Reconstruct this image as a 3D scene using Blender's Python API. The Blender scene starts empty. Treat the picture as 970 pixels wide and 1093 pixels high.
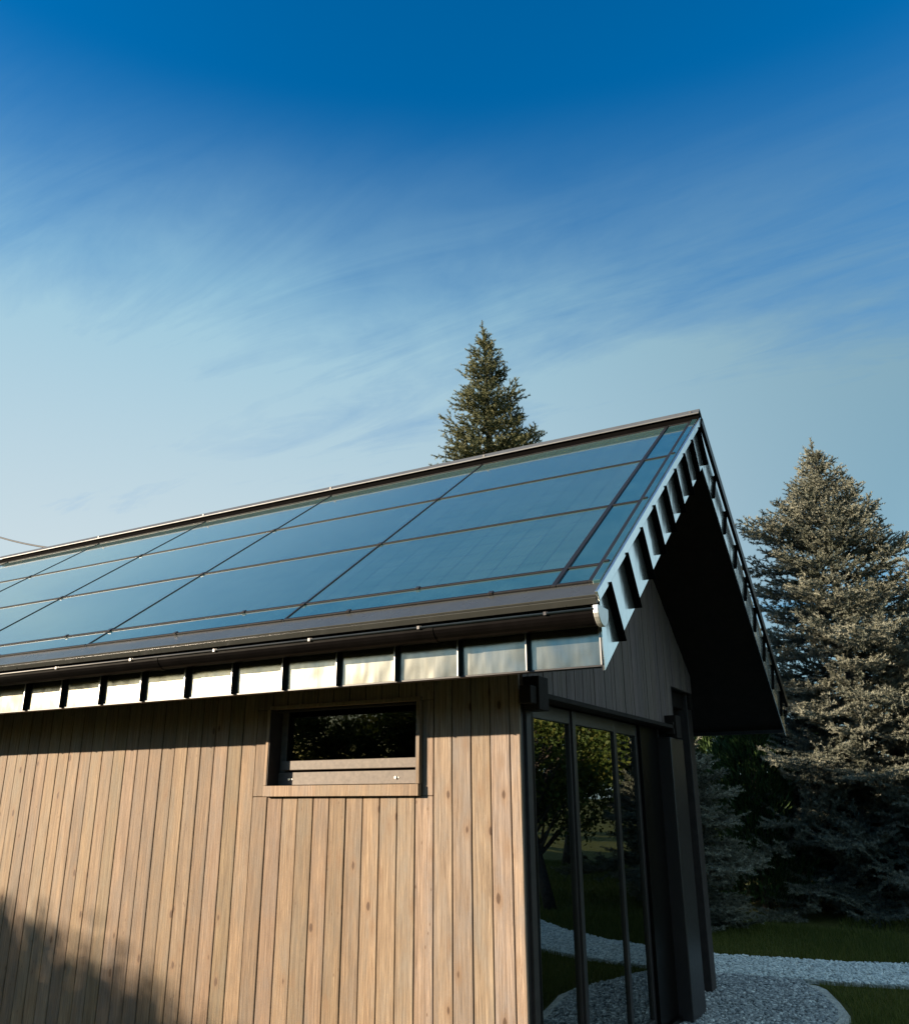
import bpy, bmesh, math, random
import numpy as np
from mathutils import Vector, Matrix

rng = np.random.default_rng(11)
random.seed(11)
R = math.radians
scene = bpy.context.scene
col = scene.collection

# ------------------------------------------------------------------ measures
G = 2.65                       # height of the lower joint bar of the roof above the porch ground
W = 1.72                       # module width
TH = 0.6248                    # roof pitch
C_, S_ = math.cos(TH), math.sin(TH)
T_ = S_ / C_
YR = 2.685                     # ridge line
XV, X0, XF = 0.268, 0.194, 0.236
XEND = -8.86
D = 0.641                      # long wall plane
DB = 2 * YR - D
XG = -0.50                     # glazed gable plane
SUN_AZ, SUN_EL = R(50), R(14.2)
SUN = Vector((-math.sin(SUN_AZ) * math.cos(SUN_EL), -math.cos(SUN_AZ) * math.cos(SUN_EL), math.sin(SUN_EL)))

# ------------------------------------------------------------------ node helpers
class NT:
    def __init__(self, name):
        self.mat = bpy.data.materials.new(name)
        self.mat.use_nodes = True
        self.t = self.mat.node_tree
        self.b = self.t.nodes['Principled BSDF']
        self.out = self.t.nodes['Material Output']
    def n(self, typ, ins=None, **props):
        nd = self.t.nodes.new(typ)
        for k, v in props.items():
            setattr(nd, k, v)
        for k, v in (ins or {}).items():
            self.set(nd.inputs[k], v)
        return nd
    def set(self, sock, v):
        if isinstance(v, bpy.types.NodeSocket):
            self.t.links.new(v, sock)
        else:
            sock.default_value = v
    def p(self, **kw):
        for k, v in kw.items():
            self.set(self.b.inputs[k.replace('_', ' ')], v)
    def math(self, op, a, b=0.0, c=None, clamp=False):
        nd = self.n('ShaderNodeMath', {0: a, 1: b}, operation=op, use_clamp=clamp)
        if c is not None:
            self.set(nd.inputs[2], c)
        return nd.outputs[0]
    def obj(self):
        return self.n('ShaderNodeTexCoord').outputs['Object']
    def scale(self, vec, s):
        return self.n('ShaderNodeVectorMath', {0: vec, 1: s}, operation='MULTIPLY').outputs[0]
    def noise(self, vec, scale=5, detail=3, rough=.55, dist=0.):
        return self.n('ShaderNodeTexNoise', {'Vector': vec, 'Scale': scale, 'Detail': detail, 'Roughness': rough, 'Distortion': dist}).outputs['Fac']
    def ramp(self, fac, stops, interp='LINEAR'):
        nd = self.n('ShaderNodeValToRGB', {'Fac': fac})
        cr = nd.color_ramp
        cr.interpolation = interp
        while len(cr.elements) < len(stops):
            cr.elements.new(0.5)
        for e, (p, c) in zip(cr.elements, stops):
            e.position = p
            e.color = (*c, 1) if len(c) == 3 else c
        return nd.outputs['Color']
    def mix(self, fac, a, b, blend='MIX'):
        nd = self.n('ShaderNodeMix', data_type='RGBA', blend_type=blend)
        for k, v in ((0, fac), (6, a), (7, b)):
            if not isinstance(v, bpy.types.NodeSocket) and k and len(v) == 3:
                v = (*v, 1)
            self.set(nd.inputs[k], v)
        return nd.outputs[2]
    def bump(self, h, strength=.3, dist=.01):
        return self.n('ShaderNodeBump', {'Height': h, 'Strength': strength, 'Distance': dist}).outputs['Normal']

def flat(name, c, rough=.5, metal=0., spec=.5, coat=0., bump=None, var=.25, vscale=9.):
    m = NT(name)
    o = m.obj()
    f = m.noise(o, vscale, 4, .6)
    c0 = tuple(x * (1 - var) for x in c); c1 = tuple(x * (1 + var) for x in c)
    m.p(Base_Color=m.ramp(f, [(.3, c0), (.7, c1)]), Metallic=metal, Specular_IOR_Level=spec, Coat_Weight=coat,
        Roughness=m.math('MULTIPLY_ADD', m.noise(o, vscale * 3, 3), .25 * rough, rough * .88))
    if bump:
        m.p(Normal=m.bump(m.noise(o, bump[0], 3), bump[1], bump[2]))
    return m.mat

def wood(name, pitch, x_off, axis, cols, grey, rough=.7, knots=True, pale=False):
    """boards that run along z, told apart along 'axis' (0 = x, 1 = y)"""
    m = NT(name)
    o = m.obj()
    sep = m.n('ShaderNodeSeparateXYZ', {0: o})
    u = m.math('DIVIDE', m.math('SUBTRACT', sep.outputs[axis], x_off), pitch)
    idx = m.math('FLOOR', u)
    wn = m.n('ShaderNodeTexWhiteNoise', {'W': idx}, noise_dimensions='1D')
    rnd, rcol = wn.outputs['Value'], wn.outputs['Color']
    sh = m.n('ShaderNodeVectorMath', {0: o, 1: m.n('ShaderNodeVectorMath', {0: rcol, 1: (7., 7., 31.)}, operation='MULTIPLY').outputs[0]}, operation='ADD').outputs[0]
    grain = m.noise(m.scale(sh, (30., 30., 1.1)), 1.5, 7, .72, 1.6)
    fine = m.noise(m.scale(sh, (150., 150., 4.)), 1., 4, .7)
    blot = m.noise(m.scale(sh, (9., 9., 2.2)), 1., 5, .7)
    base = m.ramp(grain, [(.32, cols[0]), (.5, cols[1]), (.66, cols[2])])
    base = m.mix(m.math('MULTIPLY', m.math('SUBTRACT', blot, .44, clamp=True), 4.2, clamp=True), base, grey)
    base = m.mix(.6, base, m.ramp(fine, [(.32, (.36, .30, .25)), (.68, (1.5, 1.46, 1.4))]), 'MULTIPLY')
    v = m.math('MULTIPLY_ADD', rnd, .30, .87)
    tint = m.n('ShaderNodeCombineXYZ', {0: v, 1: m.math('MULTIPLY_ADD', m.n('ShaderNodeSeparateXYZ', {0: rcol}).outputs[1], .05, m.math('MULTIPLY', v, .975)),
                                        2: m.math('MULTIPLY_ADD', m.n('ShaderNodeSeparateXYZ', {0: rcol}).outputs[2], .12, m.math('MULTIPLY', v, .95))}).outputs[0]
    base = m.mix(1., base, tint, 'MULTIPLY')
    if pale:     # boards grow paler towards the corner
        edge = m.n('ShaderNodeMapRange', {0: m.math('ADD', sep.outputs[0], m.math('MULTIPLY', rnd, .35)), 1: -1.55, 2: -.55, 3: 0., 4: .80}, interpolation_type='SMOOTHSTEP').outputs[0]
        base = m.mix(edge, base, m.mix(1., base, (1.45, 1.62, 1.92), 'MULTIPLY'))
    h = m.math('ADD', grain, m.math('MULTIPLY', fine, .5))
    if knots:
        vo = m.n('ShaderNodeTexVoronoi', {'Vector': m.scale(sh, (9., 9., 4.2)), 'Scale': 1., 'Randomness': 1.})
        kd = vo.outputs['Distance']
        pick = m.math('GREATER_THAN', m.n('ShaderNodeSeparateXYZ', {0: vo.outputs['Color']}).outputs[0], .36)
        core = m.math('MULTIPLY', m.n('ShaderNodeMapRange', {0: m.math('ADD', kd, m.math('MULTIPLY', m.math('SUBTRACT', fine, .5), .10)), 1: .085, 2: .125, 3: .95, 4: 0.}).outputs[0], pick)
        halo = m.math('MULTIPLY', m.n('ShaderNodeMapRange', {0: m.math('ADD', kd, m.math('MULTIPLY', m.math('SUBTRACT', grain, .5), .35)), 1: .10, 2: .34, 3: .5, 4: 0.}).outputs[0], pick)
        base = m.mix(halo, base, (.15, .085, .042))
        sv = m.n('ShaderNodeTexVoronoi', {'Vector': m.scale(sh, (40., 40., 14.)), 'Scale': 1., 'Randomness': 1.})
        spk = m.math('MULTIPLY', m.n('ShaderNodeMapRange', {0: sv.outputs['Distance'], 1: .10, 2: .18, 3: .8, 4: 0.}).outputs[0], m.math('GREATER_THAN', m.n('ShaderNodeSeparateXYZ', {0: sv.outputs['Color']}).outputs[1], .86))
        base = m.mix(spk, base, (.07, .036, .018))
        base = m.mix(core, base, (.055, .028, .014))
    m.p(Base_Color=base, Roughness=m.math('MULTIPLY_ADD', grain, .2, rough - .1), Specular_IOR_Level=.35, Normal=m.bump(h, .6, .004))
    return m.mat

M = {}
BP, BX = .1246, -.567            # board pitch of the long wall
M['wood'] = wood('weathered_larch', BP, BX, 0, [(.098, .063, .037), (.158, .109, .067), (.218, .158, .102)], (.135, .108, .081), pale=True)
M['wood_frame'] = wood('window_larch', .5, 0.1, 0, [(.15, .10, .06), (.21, .15, .095), (.26, .195, .13)], (.18, .148, .113), knots=False)
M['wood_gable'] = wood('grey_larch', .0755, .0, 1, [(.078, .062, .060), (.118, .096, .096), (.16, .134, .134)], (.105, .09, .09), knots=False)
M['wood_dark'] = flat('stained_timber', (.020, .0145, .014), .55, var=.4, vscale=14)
M['backing'] = flat('wind_membrane', (.012, .009, .008), .9)
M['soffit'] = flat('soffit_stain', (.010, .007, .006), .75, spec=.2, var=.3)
M['metal_black'] = flat('black_sheet_metal', (.014, .013, .014), .34, spec=.5, var=.3)
M['metal_frame'] = flat('anthracite_aluminium', (.017, .0145, .016), .36, spec=.5, var=.12)
M['metal_grey'] = flat('grey_flashing', (.30, .295, .28), .36, metal=.9, var=.10, vscale=5, bump=(3.5, .25, .02))
M['eave_sheet'] = flat('eave_sheet', (.040, .042, .038), .28, spec=.75, var=.1, vscale=4, bump=(3., .2, .02))
M['gutter'] = flat('gutter_coat', (.0035, .003, .003), .3, spec=.07, var=.3)
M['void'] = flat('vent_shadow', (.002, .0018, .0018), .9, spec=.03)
M['bar'] = flat('joint_bar_coat', (.010, .010, .011), .45, spec=.25, var=.2)
M['wood_sash'] = flat('brown_sash', (.085, .066, .052), .6, var=.25, vscale=30)
M['dull'] = flat('dull_zinc', (.09, .088, .085), .5, metal=.5, var=.2)
M['cap'] = flat('ridge_sheet', (.10, .105, .11), .55, metal=.4, var=.1)
M['zinc'] = flat('zinc_plate', (.62, .63, .62), .38, metal=.8, var=.08)
M['screw'] = flat('steel_screw', (.75, .72, .66), .25, metal=1., var=.05)
M['interior'] = flat('interior_dark', (.022, .016, .012), .8)
M['concrete'] = flat('concrete', (.26, .25, .235), .85, var=.2, vscale=20, bump=(60, .3, .004))
M['cable'] = flat('cable_rubber', (.02, .02, .02), .6)
M['pole'] = flat('grey_pole_wood', (.12, .10, .085), .85, var=.3)

def fascia_mat(name, c0, c1, r0=.15):
    m = NT(name)
    o = m.obj()
    w = m.noise(m.scale(o, (5.2, 5.2, 3.0)), 1., 2, .45)
    st = m.noise(m.scale(o, (40., 40., 3.)), 1., 3)
    m.p(Base_Color=m.ramp(st, [(.3, c0), (.7, c1)]), Metallic=.95, Roughness=m.math('MULTIPLY_ADD', w, .06, r0),
        Normal=m.bump(w, .26, .03))
    return m.mat
M['fascia'] = fascia_mat('oil_canned_fascia', (.205, .198, .165), (.255, .248, .21), .17)
M['fascia_gable'] = fascia_mat('pale_gable_fascia', (.66, .71, .69), (.76, .80, .78))

def pv_mat():
    m = NT('solar_glass')
    o = m.obj()
    sep = m.n('ShaderNodeSeparateXYZ', {0: o})
    along = m.math('ADD', m.math('MULTIPLY', sep.outputs[1], C_), m.math('MULTIPLY', m.math('SUBTRACT', sep.outputs[2], G), S_))
    def lines(v, period, w):
        f = m.math('ABSOLUTE', m.math('SUBTRACT', m.math('FRACT', m.math('DIVIDE', v, period)), .5))
        return m.math('GREATER_THAN', f, .5 - w)
    g1 = m.math('MAXIMUM', lines(sep.outputs[0], .159, .014), lines(m.math('SUBTRACT', along, .219), .1586, .014))
    g2 = lines(sep.outputs[0], .0318, .03)
    cn = m.n('ShaderNodeTexWhiteNoise', {'Vector': m.n('ShaderNodeVectorMath', {0: m.n('ShaderNodeCombineXYZ', {0: m.math('FLOOR', m.math('DIVIDE', sep.outputs[0], .159)), 1: m.math('FLOOR', m.math('DIVIDE', along, .1586)), 2: 0.}).outputs[0]}, operation='FLOOR').outputs[0]}, noise_dimensions='3D').outputs['Value']
    cell = m.ramp(cn, [(0., (.020, .060, .064)), (1., (.026, .070, .075))])
    c = m.mix(m.math('MULTIPLY', g2, .5), cell, (.050, .098, .105))
    c = m.mix(g1, c, (.008, .020, .026))
    dust = m.noise(o, 2.2, 4, .6)
    c = m.mix(m.math('MULTIPLY', dust, .025), c, (.20, .20, .18))
    wob = m.noise(o, 1.3, 2, .5)
    m.p(Base_Color=c, Roughness=m.math('MULTIPLY_ADD', dust, .10, .07), IOR=1.62, Specular_IOR_Level=.62, Normal=m.bump(wob, .10, .02), Sheen_Weight=.13, Sheen_Roughness=.3, Sheen_Tint=(.75, 1., 1., 1), Coat_Weight=.9, Coat_Roughness=.05, Coat_IOR=1.6)
    return m.mat
M['pv'] = pv_mat()
def tile_mat():
    m = NT('teal_edge_glass')
    o = m.obj()
    m.p(Base_Color=m.ramp(m.noise(o, 6, 3), [(.3, (.020, .060, .072)), (.7, (.030, .078, .090))]), Roughness=.12, IOR=1.62, Specular_IOR_Level=.7, Coat_Weight=.8, Coat_Roughness=.05,
        Normal=m.bump(m.noise(o, 2., 2), .1, .02))
    return m.mat
M['tile'] = tile_mat()

def glass_mat(name='pane_glass', ior=3.5, tint=(.55, .60, .57, 1)):
    m = NT(name)
    o = m.obj()
    nrm = m.bump(m.noise(o, 1.1, 1, .4), .05, .02)
    fr = m.n('ShaderNodeFresnel', {'IOR': ior, 'Normal': nrm}).outputs[0]
    gl = m.n('ShaderNodeBsdfGlossy', {'Color': (.92, .96, .93, 1), 'Roughness': .012, 'Normal': nrm}).outputs[0]
    tr = m.n('ShaderNodeBsdfTransparent', {'Color': tint}).outputs[0]
    mx = m.n('ShaderNodeMixShader', {0: fr, 1: tr, 2: gl}).outputs[0]
    m.t.links.new(mx, m.out.inputs['Surface'])
    return m.mat
M['glass'] = glass_mat()
M['glass_plain'] = glass_mat('plain_pane_glass', 1.45, (.4, .42, .4, 1))

def lawn_mat():
    m = NT('lawn_soil_and_turf')
    o = m.obj()
    a = m.noise(o, .8, 4, .6); b = m.noise(o, 26., 5, .7)
    c = m.ramp(b, [(.3, (.030, .038, .010)), (.55, (.068, .080, .018)), (.75, (.10, .10, .030))])
    c = m.mix(m.math('MULTIPLY', a, .6), c, (.075, .068, .026))
    m.p(Base_Color=c, Roughness=.95, Specular_IOR_Level=.1, Normal=m.bump(b, .8, .03))
    return m.mat
M['lawn'] = lawn_mat()
def gravel_mat(name, c0, c1):
    m = NT(name)
    o = m.obj()
    v = m.n('ShaderNodeTexVoronoi', {'Vector': o, 'Scale': 42.})
    r = m.n('ShaderNodeSeparateXYZ', {0: v.outputs['Color']}).outputs[0]
    c = m.ramp(r, [(0., c0), (1., c1)])
    c = m.mix(m.math('MULTIPLY', m.noise(o, 1.6, 3), .35), c, tuple(x * .45 for x in c0))
    m.p(Base_Color=c, Roughness=.85, Specular_IOR_Level=.3, Normal=m.bump(m.math('SUBTRACT', 1., v.outputs['Distance']), .9, .02))
    return m.mat
M['gravel'] = gravel_mat('grey_gravel', (.14, .15, .155), (.38, .40, .40))
M['path'] = gravel_mat('pale_path_gravel', (.34, .36, .36), (.62, .64, .62))
def pebble_mat(name, c0, c1, c2):
    m = NT(name)
    a = m.n('ShaderNodeAttribute', attribute_name='tint').outputs['Fac']
    m.p(Base_Color=m.ramp(a, [(0., c0), (.6, c1), (1., c2)]), Roughness=.6, Specular_IOR_Level=.35)
    return m.mat
M['pebble'] = pebble_mat('pebble_stone', (.13, .15, .165), (.32, .35, .365), (.66, .70, .70))
M['pebble_pale'] = pebble_mat('pale_pebble_stone', (.32, .37, .39), (.55, .61, .62), (.80, .84, .82))
def leaf_mat(name, stops, trans=.25, rough=.6, spec=.3):
    m = NT(name)
    a = m.n('ShaderNodeAttribute', attribute_name='tint').outputs['Fac']
    c = m.ramp(a, stops)
    m.p(Base_Color=c, Roughness=rough, Specular_IOR_Level=spec)
    tl = m.n('ShaderNodeBsdfTranslucent', {'Color': c}).outputs[0]
    mx = m.n('ShaderNodeMixShader', {0: trans, 1: m.b.outputs[0], 2: tl}).outputs[0]
    m.t.links.new(mx, m.out.inputs['Surface'])
    return m.mat
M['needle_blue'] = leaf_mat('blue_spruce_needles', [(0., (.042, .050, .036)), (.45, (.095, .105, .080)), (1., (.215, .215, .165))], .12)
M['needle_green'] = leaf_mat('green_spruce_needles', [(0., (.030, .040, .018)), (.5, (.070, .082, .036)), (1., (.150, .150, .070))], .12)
M['thuja'] = leaf_mat('thuja_scale_leaves', [(0., (.012, .028, .008)), (.6, (.028, .060, .014)), (1., (.060, .100, .026))], .2)
M['leaf'] = leaf_mat('broad_leaves', [(0., (.030, .055, .012)), (.6, (.080, .115, .022)), (1., (.200, .185, .040))], .4)
M['blade'] = leaf_mat('grass_blades', [(0., (.040, .055, .010)), (.6, (.105, .125, .020)), (1., (.17, .155, .040))], .3)
M['bark'] = flat('bark', (.060, .046, .036), .95, var=.5, vscale=22, bump=(30, .8, .02))

# ------------------------------------------------------------------ mesh helpers
class MB:
    def __init__(self): self.v = []; self.f = []; self.m = []
    def add(self, vs, fs, mi=0):
        o = len(self.v)
        self.v += [tuple(x) for x in vs]
        self.f += [tuple(i + o for i in f) for f in fs]
        self.m += [mi] * len(fs)
    def hexa(self, p, mi=0):    # p: 8 points, bottom 4 then top 4
        self.add(p, [(0, 3, 2, 1), (4, 5, 6, 7), (0, 1, 5, 4), (1, 2, 6, 5), (2, 3, 7, 6), (3, 0, 4, 7)], mi)
    def box(self, x0, x1, y0, y1, z0, z1, mi=0):
        self.hexa([(x0, y0, z0), (x1, y0, z0), (x1, y1, z0), (x0, y1, z0), (x0, y0, z1), (x1, y0, z1), (x1, y1, z1), (x0, y1, z1)], mi)
    def prism(self, poly, x0, x1, mi=0):          # polygon in (y, z) pushed along x
        n = len(poly)
        vs = [(x0, y, z) for y, z in poly] + [(x1, y, z) for y, z in poly]
        fs = [tuple(range(n)), tuple(range(2 * n - 1, n - 1, -1))] + [(i, i + n, (i + 1) % n + n, (i + 1) % n) for i in range(n)]
        self.add(vs, fs, mi)
    def tube(self, pts, rad, n=8, cap=True, mi=0):
        pts = [Vector(p) for p in pts]
        if not hasattr(rad, '__len__'): rad = [rad] * len(pts)
        rings = []
        up = Vector((0, 0, 1))
        for i, p in enumerate(pts):
            d = (pts[min(i + 1, len(pts) - 1)] - pts[max(i - 1, 0)]).normalized()
            a = d.cross(up)
            if a.length < 1e-3: a = d.cross(Vector((1, 0, 0)))
            a.normalize(); b = d.cross(a)
            rings.append([p + (a * math.cos(2 * math.pi * k / n) + b * math.sin(2 * math.pi * k / n)) * rad[i] for k in range(n)])
        vs = [v for r in rings for v in r]
        fs = [(i * n + k, i * n + (k + 1) % n, (i + 1) * n + (k + 1) % n, (i + 1) * n + k) for i in range(len(pts) - 1) for k in range(n)]
        if cap: fs += [tuple(range(n)), tuple(range((len(pts) - 1) * n, len(pts) * n))]
        self.add(vs, fs, mi)
    def build(self, name, mats, parent=None, dz=0., bevel=0., smooth=False, off=None, recalc=True):
        me = bpy.data.meshes.new(name)
        me.from_pydata([(x, y, z + dz) for x, y, z in self.v], [], self.f)
        for m in (mats if isinstance(mats, (list, tuple)) else [mats]): me.materials.append(m)
        me.polygons.foreach_set('material_index', self.m)
        if recalc:
            bm = bmesh.new(); bm.from_mesh(me); bmesh.ops.recalc_face_normals(bm, faces=bm.faces); bm.to_mesh(me); bm.free()
        if smooth: me.polygons.foreach_set('use_smooth', [True] * len(me.polygons))
        o = bpy.data.objects.new(name, me); col.objects.link(o)
        if bevel:
            b = o.modifiers.new('bevel', 'BEVEL'); b.width = bevel; b.segments = 2; b.limit_method = 'ANGLE'; b.angle_limit = R(40)
        if parent is not None:
            o.parent = parent
            if off is not None: o.location = off
        return o

def tri_mesh(name, verts, tint, mat, parent=None, quad=False):
    """verts: (n*3 or n*4, 3) unshared corners; tint: per face"""
    k = 4 if quad else 3
    nf = len(verts) // k
    me = bpy.data.meshes.new(name)
    me.vertices.add(len(verts)); me.vertices.foreach_set('co', np.ascontiguousarray(verts, dtype=np.float32).ravel())
    me.loops.add(nf * k); me.loops.foreach_set('vertex_index', np.arange(nf * k, dtype=np.int32))
    me.polygons.add(nf); me.polygons.foreach_set('loop_start', np.arange(0, nf * k, k, dtype=np.int32))
    me.update(calc_edges=True)
    at = me.attributes.new('tint', 'FLOAT', 'FACE'); at.data.foreach_set('value', np.ascontiguousarray(tint, dtype=np.float32))
    me.materials.append(mat)
    o = bpy.data.objects.new(name, me); col.objects.link(o)
    if parent is not None: o.parent = parent
    return o

def empty(name, loc, label, cat, group=None):
    o = bpy.data.objects.new(name, None); col.objects.link(o)
    o.location = loc; o['label'] = label; o['category'] = cat
    o.empty_display_size = .3
    if group: o['group'] = group
    return o
def struct(o, kind='structure'):
    o['kind'] = kind; return o
def copy_tree(root, loc, rz, sc, label, group=None):
    c = root.copy(); col.objects.link(c)
    c.location = loc; c.rotation_euler = (0, 0, rz); c.scale = (sc, sc, sc) if not hasattr(sc, '__len__') else sc
    c['label'] = label
    if group: c['group'] = group
    for ch in list(root.children):
        d = ch.copy(); col.objects.link(d); d.parent = c
    return c

# ------------------------------------------------------------------ THE HOUSE
HL = Vector((-4.6, YR, 0))
house = empty('house', HL, 'small timber house with solar panel roof, striped metal eaves and glazed gable', 'house')
OFF = -HL
def part(mb, name, mat, parent=None, bevel=0., smooth=False):
    """parts keep world coordinates; z is measured from the lower joint bar of the roof"""
    if parent is None:
        return mb.build(name, mat, house, dz=G, bevel=bevel, smooth=smooth, off=OFF)
    return mb.build(name, mat, parent, dz=G, bevel=bevel, smooth=smooth)
def rp(x, s, o=0., far=False):
    y = s * C_ - o * S_
    return (x, 2 * YR - y if far else y, s * S_ + o * C_)
def rbox(mb, x0, x1, s0, s1, o0, o1, far=False, mi=0):
    mb.hexa([rp(x0, s0, o0, far), rp(x1, s0, o0, far), rp(x1, s1, o0, far), rp(x0, s1, o0, far),
             rp(x0, s0, o1, far), rp(x1, s0, o1, far), rp(x1, s1, o1, far), rp(x0, s1, o1, far)], mi)
mirror = lambda poly: [(2 * YR - y, z) for y, z in poly]

# long wall: every board is modelled, the window opening is left free
WX0, WX1, WZ0, WZ1 = -2.326, -1.146, -.990, -.44
b = MB()
def board(x0, x1, z0, z1, y=D, jit=0.):
    b.box(x0 + .0027, x1 - .0027, y - .001 + jit, y + .022 + jit, z0, z1)
xe = [XG, BX] + [BX - BP * (k + 1) for k in range(63)]
for k in range(len(xe) - 1):
    x1, x0 = xe[k], xe[k + 1]
    if x0 < -8.45: break
    top = .05; bot = -2.60; j = random.uniform(-.0025, .0025)
    if x0 >= WX1 or x1 <= WX0: board(x0, x1, bot, top, jit=j)
    else:
        l, r_ = max(x0, WX0), min(x1, WX1)
        board(x0, x1, bot, WZ0 - .002, jit=j); board(x0, x1, WZ1 + .002, top, jit=j)
        if x0 < WX0 - .02: board(x0, WX0 - .001, WZ0, WZ1, jit=j)
        if x1 > WX1 + .02: board(WX1 + .001, x1, WZ0, WZ1, jit=j)
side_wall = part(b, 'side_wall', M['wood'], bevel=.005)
b = MB()
for x0, x1, z0, z1 in ((-8.4, WX0 + .01, -2.62, .06), (WX1 - .01, XG - .01, -2.62, .06), (WX0 + .01, WX1 - .01, -2.62, WZ0 + .012), (WX0 + .01, WX1 - .01, WZ1 - .012, .06)):
    b.box(x0, x1, D + .026, D + .17, z0, z1)
part(b, 'wall_core', M['backing'])

# other walls
b = MB()
for k in range(50):
    x1 = -2.6 - .1246 * k
    if x1 < -8.4: break
    b.box(x1 - .119, x1, DB - .022, DB, -2.6, .05)
for k in range(14):     # porch side of the return walls
    b.box(-2.6 + .1246 * k + .003, -2.6 + .1246 * (k + 1) - .003, 3.872, 3.894, -2.6, .5)
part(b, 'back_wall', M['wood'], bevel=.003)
b = MB()
b.box(-8.4, -2.6, DB - .17, DB - .026, -2.62, .06)
b.box(-2.62, -2.50, 3.90, DB - .03, -2.62, .10)
b.box(-2.5, XG - .12, 3.76, 3.868, -2.62, .62)
b.prism([(D, -2.62), (D, .04), (YR, YR * T_ - .42), (DB, .04), (DB, -2.62)], -8.40, -8.25)
part(b, 'rear_wall_core', M['backing'])
b = MB()
b.box(-8.25, XG - .10, D + .17, 3.76, -2.64, -2.60)
part(b, 'floor_slab', M['interior'])

# window in the long wall
b = MB()
yf = D - .033
b.box(WX0, WX0 + .022, yf, D + .16, WZ0 + .068, WZ1)
b.box(WX1 - .022, WX1, yf, D + .16, WZ0 + .068, WZ1)
b.box(WX0, WX1, yf + .02, D + .16, WZ1 + .001, WZ1 + .024)
win = part(b, 'window', M['wood_frame'], bevel=.002)
for xl in (WX0 + .0225, WX1 - .027):  # dark boards added so the reveal sides read as deep shade
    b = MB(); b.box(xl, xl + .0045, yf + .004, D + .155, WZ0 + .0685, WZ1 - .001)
    part(b, 'shade_lining', M['wood_dark'], win)
b = MB(); b.box(WX0 + .002, WX1 - .002, yf - .006, D + .16, WZ0, WZ0 + .066)
part(b, 'sill', M['wood_frame'], win, bevel=.003)
b = MB()
x0, x1 = WX0 + .029, WX1 - .029
b.box(x0, x1, D + .075, D + .13, WZ0 + .070, WZ0 + .150)
b.box(x0, x0 + .05, D + .085, D + .13, WZ0 + .152, WZ1)
b.box(x1 - .03, x1, D + .085, D + .13, WZ0 + .152, WZ1)
part(b, 'frame', M['wood_sash'], win, bevel=.003)
b = MB()
b.box(x0 + .03, x1 - .01, D + .062, D + .105, WZ0 + .163, WZ0 + .222)
part(b, 'sash', M['wood_sash'], win, bevel=.004)
b = MB(); b.box(x0 + .04, x1 - .02, D + .092, D + .098, WZ0 + .223, WZ1)
part(b, 'pane', M['glass_plain'], win)
for sx in (x0 + .10, x1 - .20):
    b = MB(); b.tube([(sx, D + .077, WZ0 + .107), (sx, D + .066, WZ0 + .107)], .009, 10); b.tube([(sx + .018, D + .077, WZ0 + .107), (sx + .018, D + .072, WZ0 + .107)], .006, 8)
    part(b, 'screw', M['screw'], win)

# glazed gable
b = MB()
zs = lambda y: (y if y < YR else 2 * YR - y) * T_ - .405       # soffit height
yb = [.66 + .0755 * k for k in range(55)]
for k, y0 in enumerate(yb):
    y1 = y0 + .0755
    if y1 > DB: break
    z0 = -.412 if y1 < 3.93 else -.055
    a0, a1 = y0 + .0025, y1 - .0025
    j = random.uniform(0, .004)
    pts = [(a0, z0), (a1, z0), (a1, zs(a1) + .01), (a0, zs(a0) + .01)]
    if a0 < YR < a1: pts = [(a0, z0), (a1, z0), (a1, zs(a1) + .01), (YR, zs(YR) + .01), (a0, zs(a0) + .01)]
    b.prism(pts, XG - .012, XG + .014 + j)
gable = part(b, 'gable_wall', M['wood_gable'], bevel=.002)
b = MB()
b.prism([(D + .03, -.40), (3.93, -.40), (3.93, -.045), (DB - .03, -.045), (DB - .03, .05), (YR, YR * T_ - .40), (D + .03, .05)], XG - .10, XG - .014)
part(b, 'gable_core', M['backing'])
b = MB()
b.box(XG - .10, XG - .002, .663, .80, -2.63, -.415)
corner = part(b, 'corner_post', M['metal_frame'], bevel=.004)
b = MB(); b.box(XG - .01, XG + .014, .70, .765, -2.63, -.415)
part(b, 'cover_strip', M['wood_dark'], corner, bevel=.003)
b = MB(); b.box(XG - .01, XG + .012, 3.885, 3.94, -2.63, .0)
part(b, 'edge_trim', M['metal_frame'], bevel=.003)
# sliding door
b = MB()
b.box(XG - .11, XG - .02, .803, .875, -2.60, -.455)
b.box(XG - .11, XG - .02, 2.985, 3.47, -2.60, -.455)
b.box(XG - .13, XG + .006, .803, 3.47, -2.645, -2.602)
b.box(XG - .12, XG - .03, .803, 3.47, -.452, -.414)
door = part(b, 'sliding_door', M['gutter'], bevel=.004)
b = MB(); b.box(XG - .10, XG + .09, 3.475, 3.88, -2.64, -.53)
part(b, 'door_post', M['metal_frame'], bevel=.006)
panels = [(.878, 1.565, -.062), (1.535, 2.42, -.048), (2.385, 2.98, -.062)]
for y0, y1, xo in panels:
    b = MB(); xx = XG + xo
    for a0, a1, c0, c1 in ((y0, y0 + .055, -2.598, -.460), (y1 - .055, y1, -2.598, -.460), (y0 + .055, y1 - .055, -2.598, -2.53), (y0 + .055, y1 - .055, -.548, -.460)):
        b.box(xx - .02, xx + .018, a0, a1, c0, c1)
    pn = part(b, 'door_leaf', M['metal_frame'], door, bevel=.003)
    b = MB(); b.box(xx - .006, xx + .002, y0 + .052, y1 - .052, -2.533, -.545)
    part(b, 'pane', M['glass'], door)
b = MB()
b.box(XG - .03, XG + .10, .70, 3.80, -.455, -.425)
part(b, 'door_rail', M['soffit'], door, bevel=.003)
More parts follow.
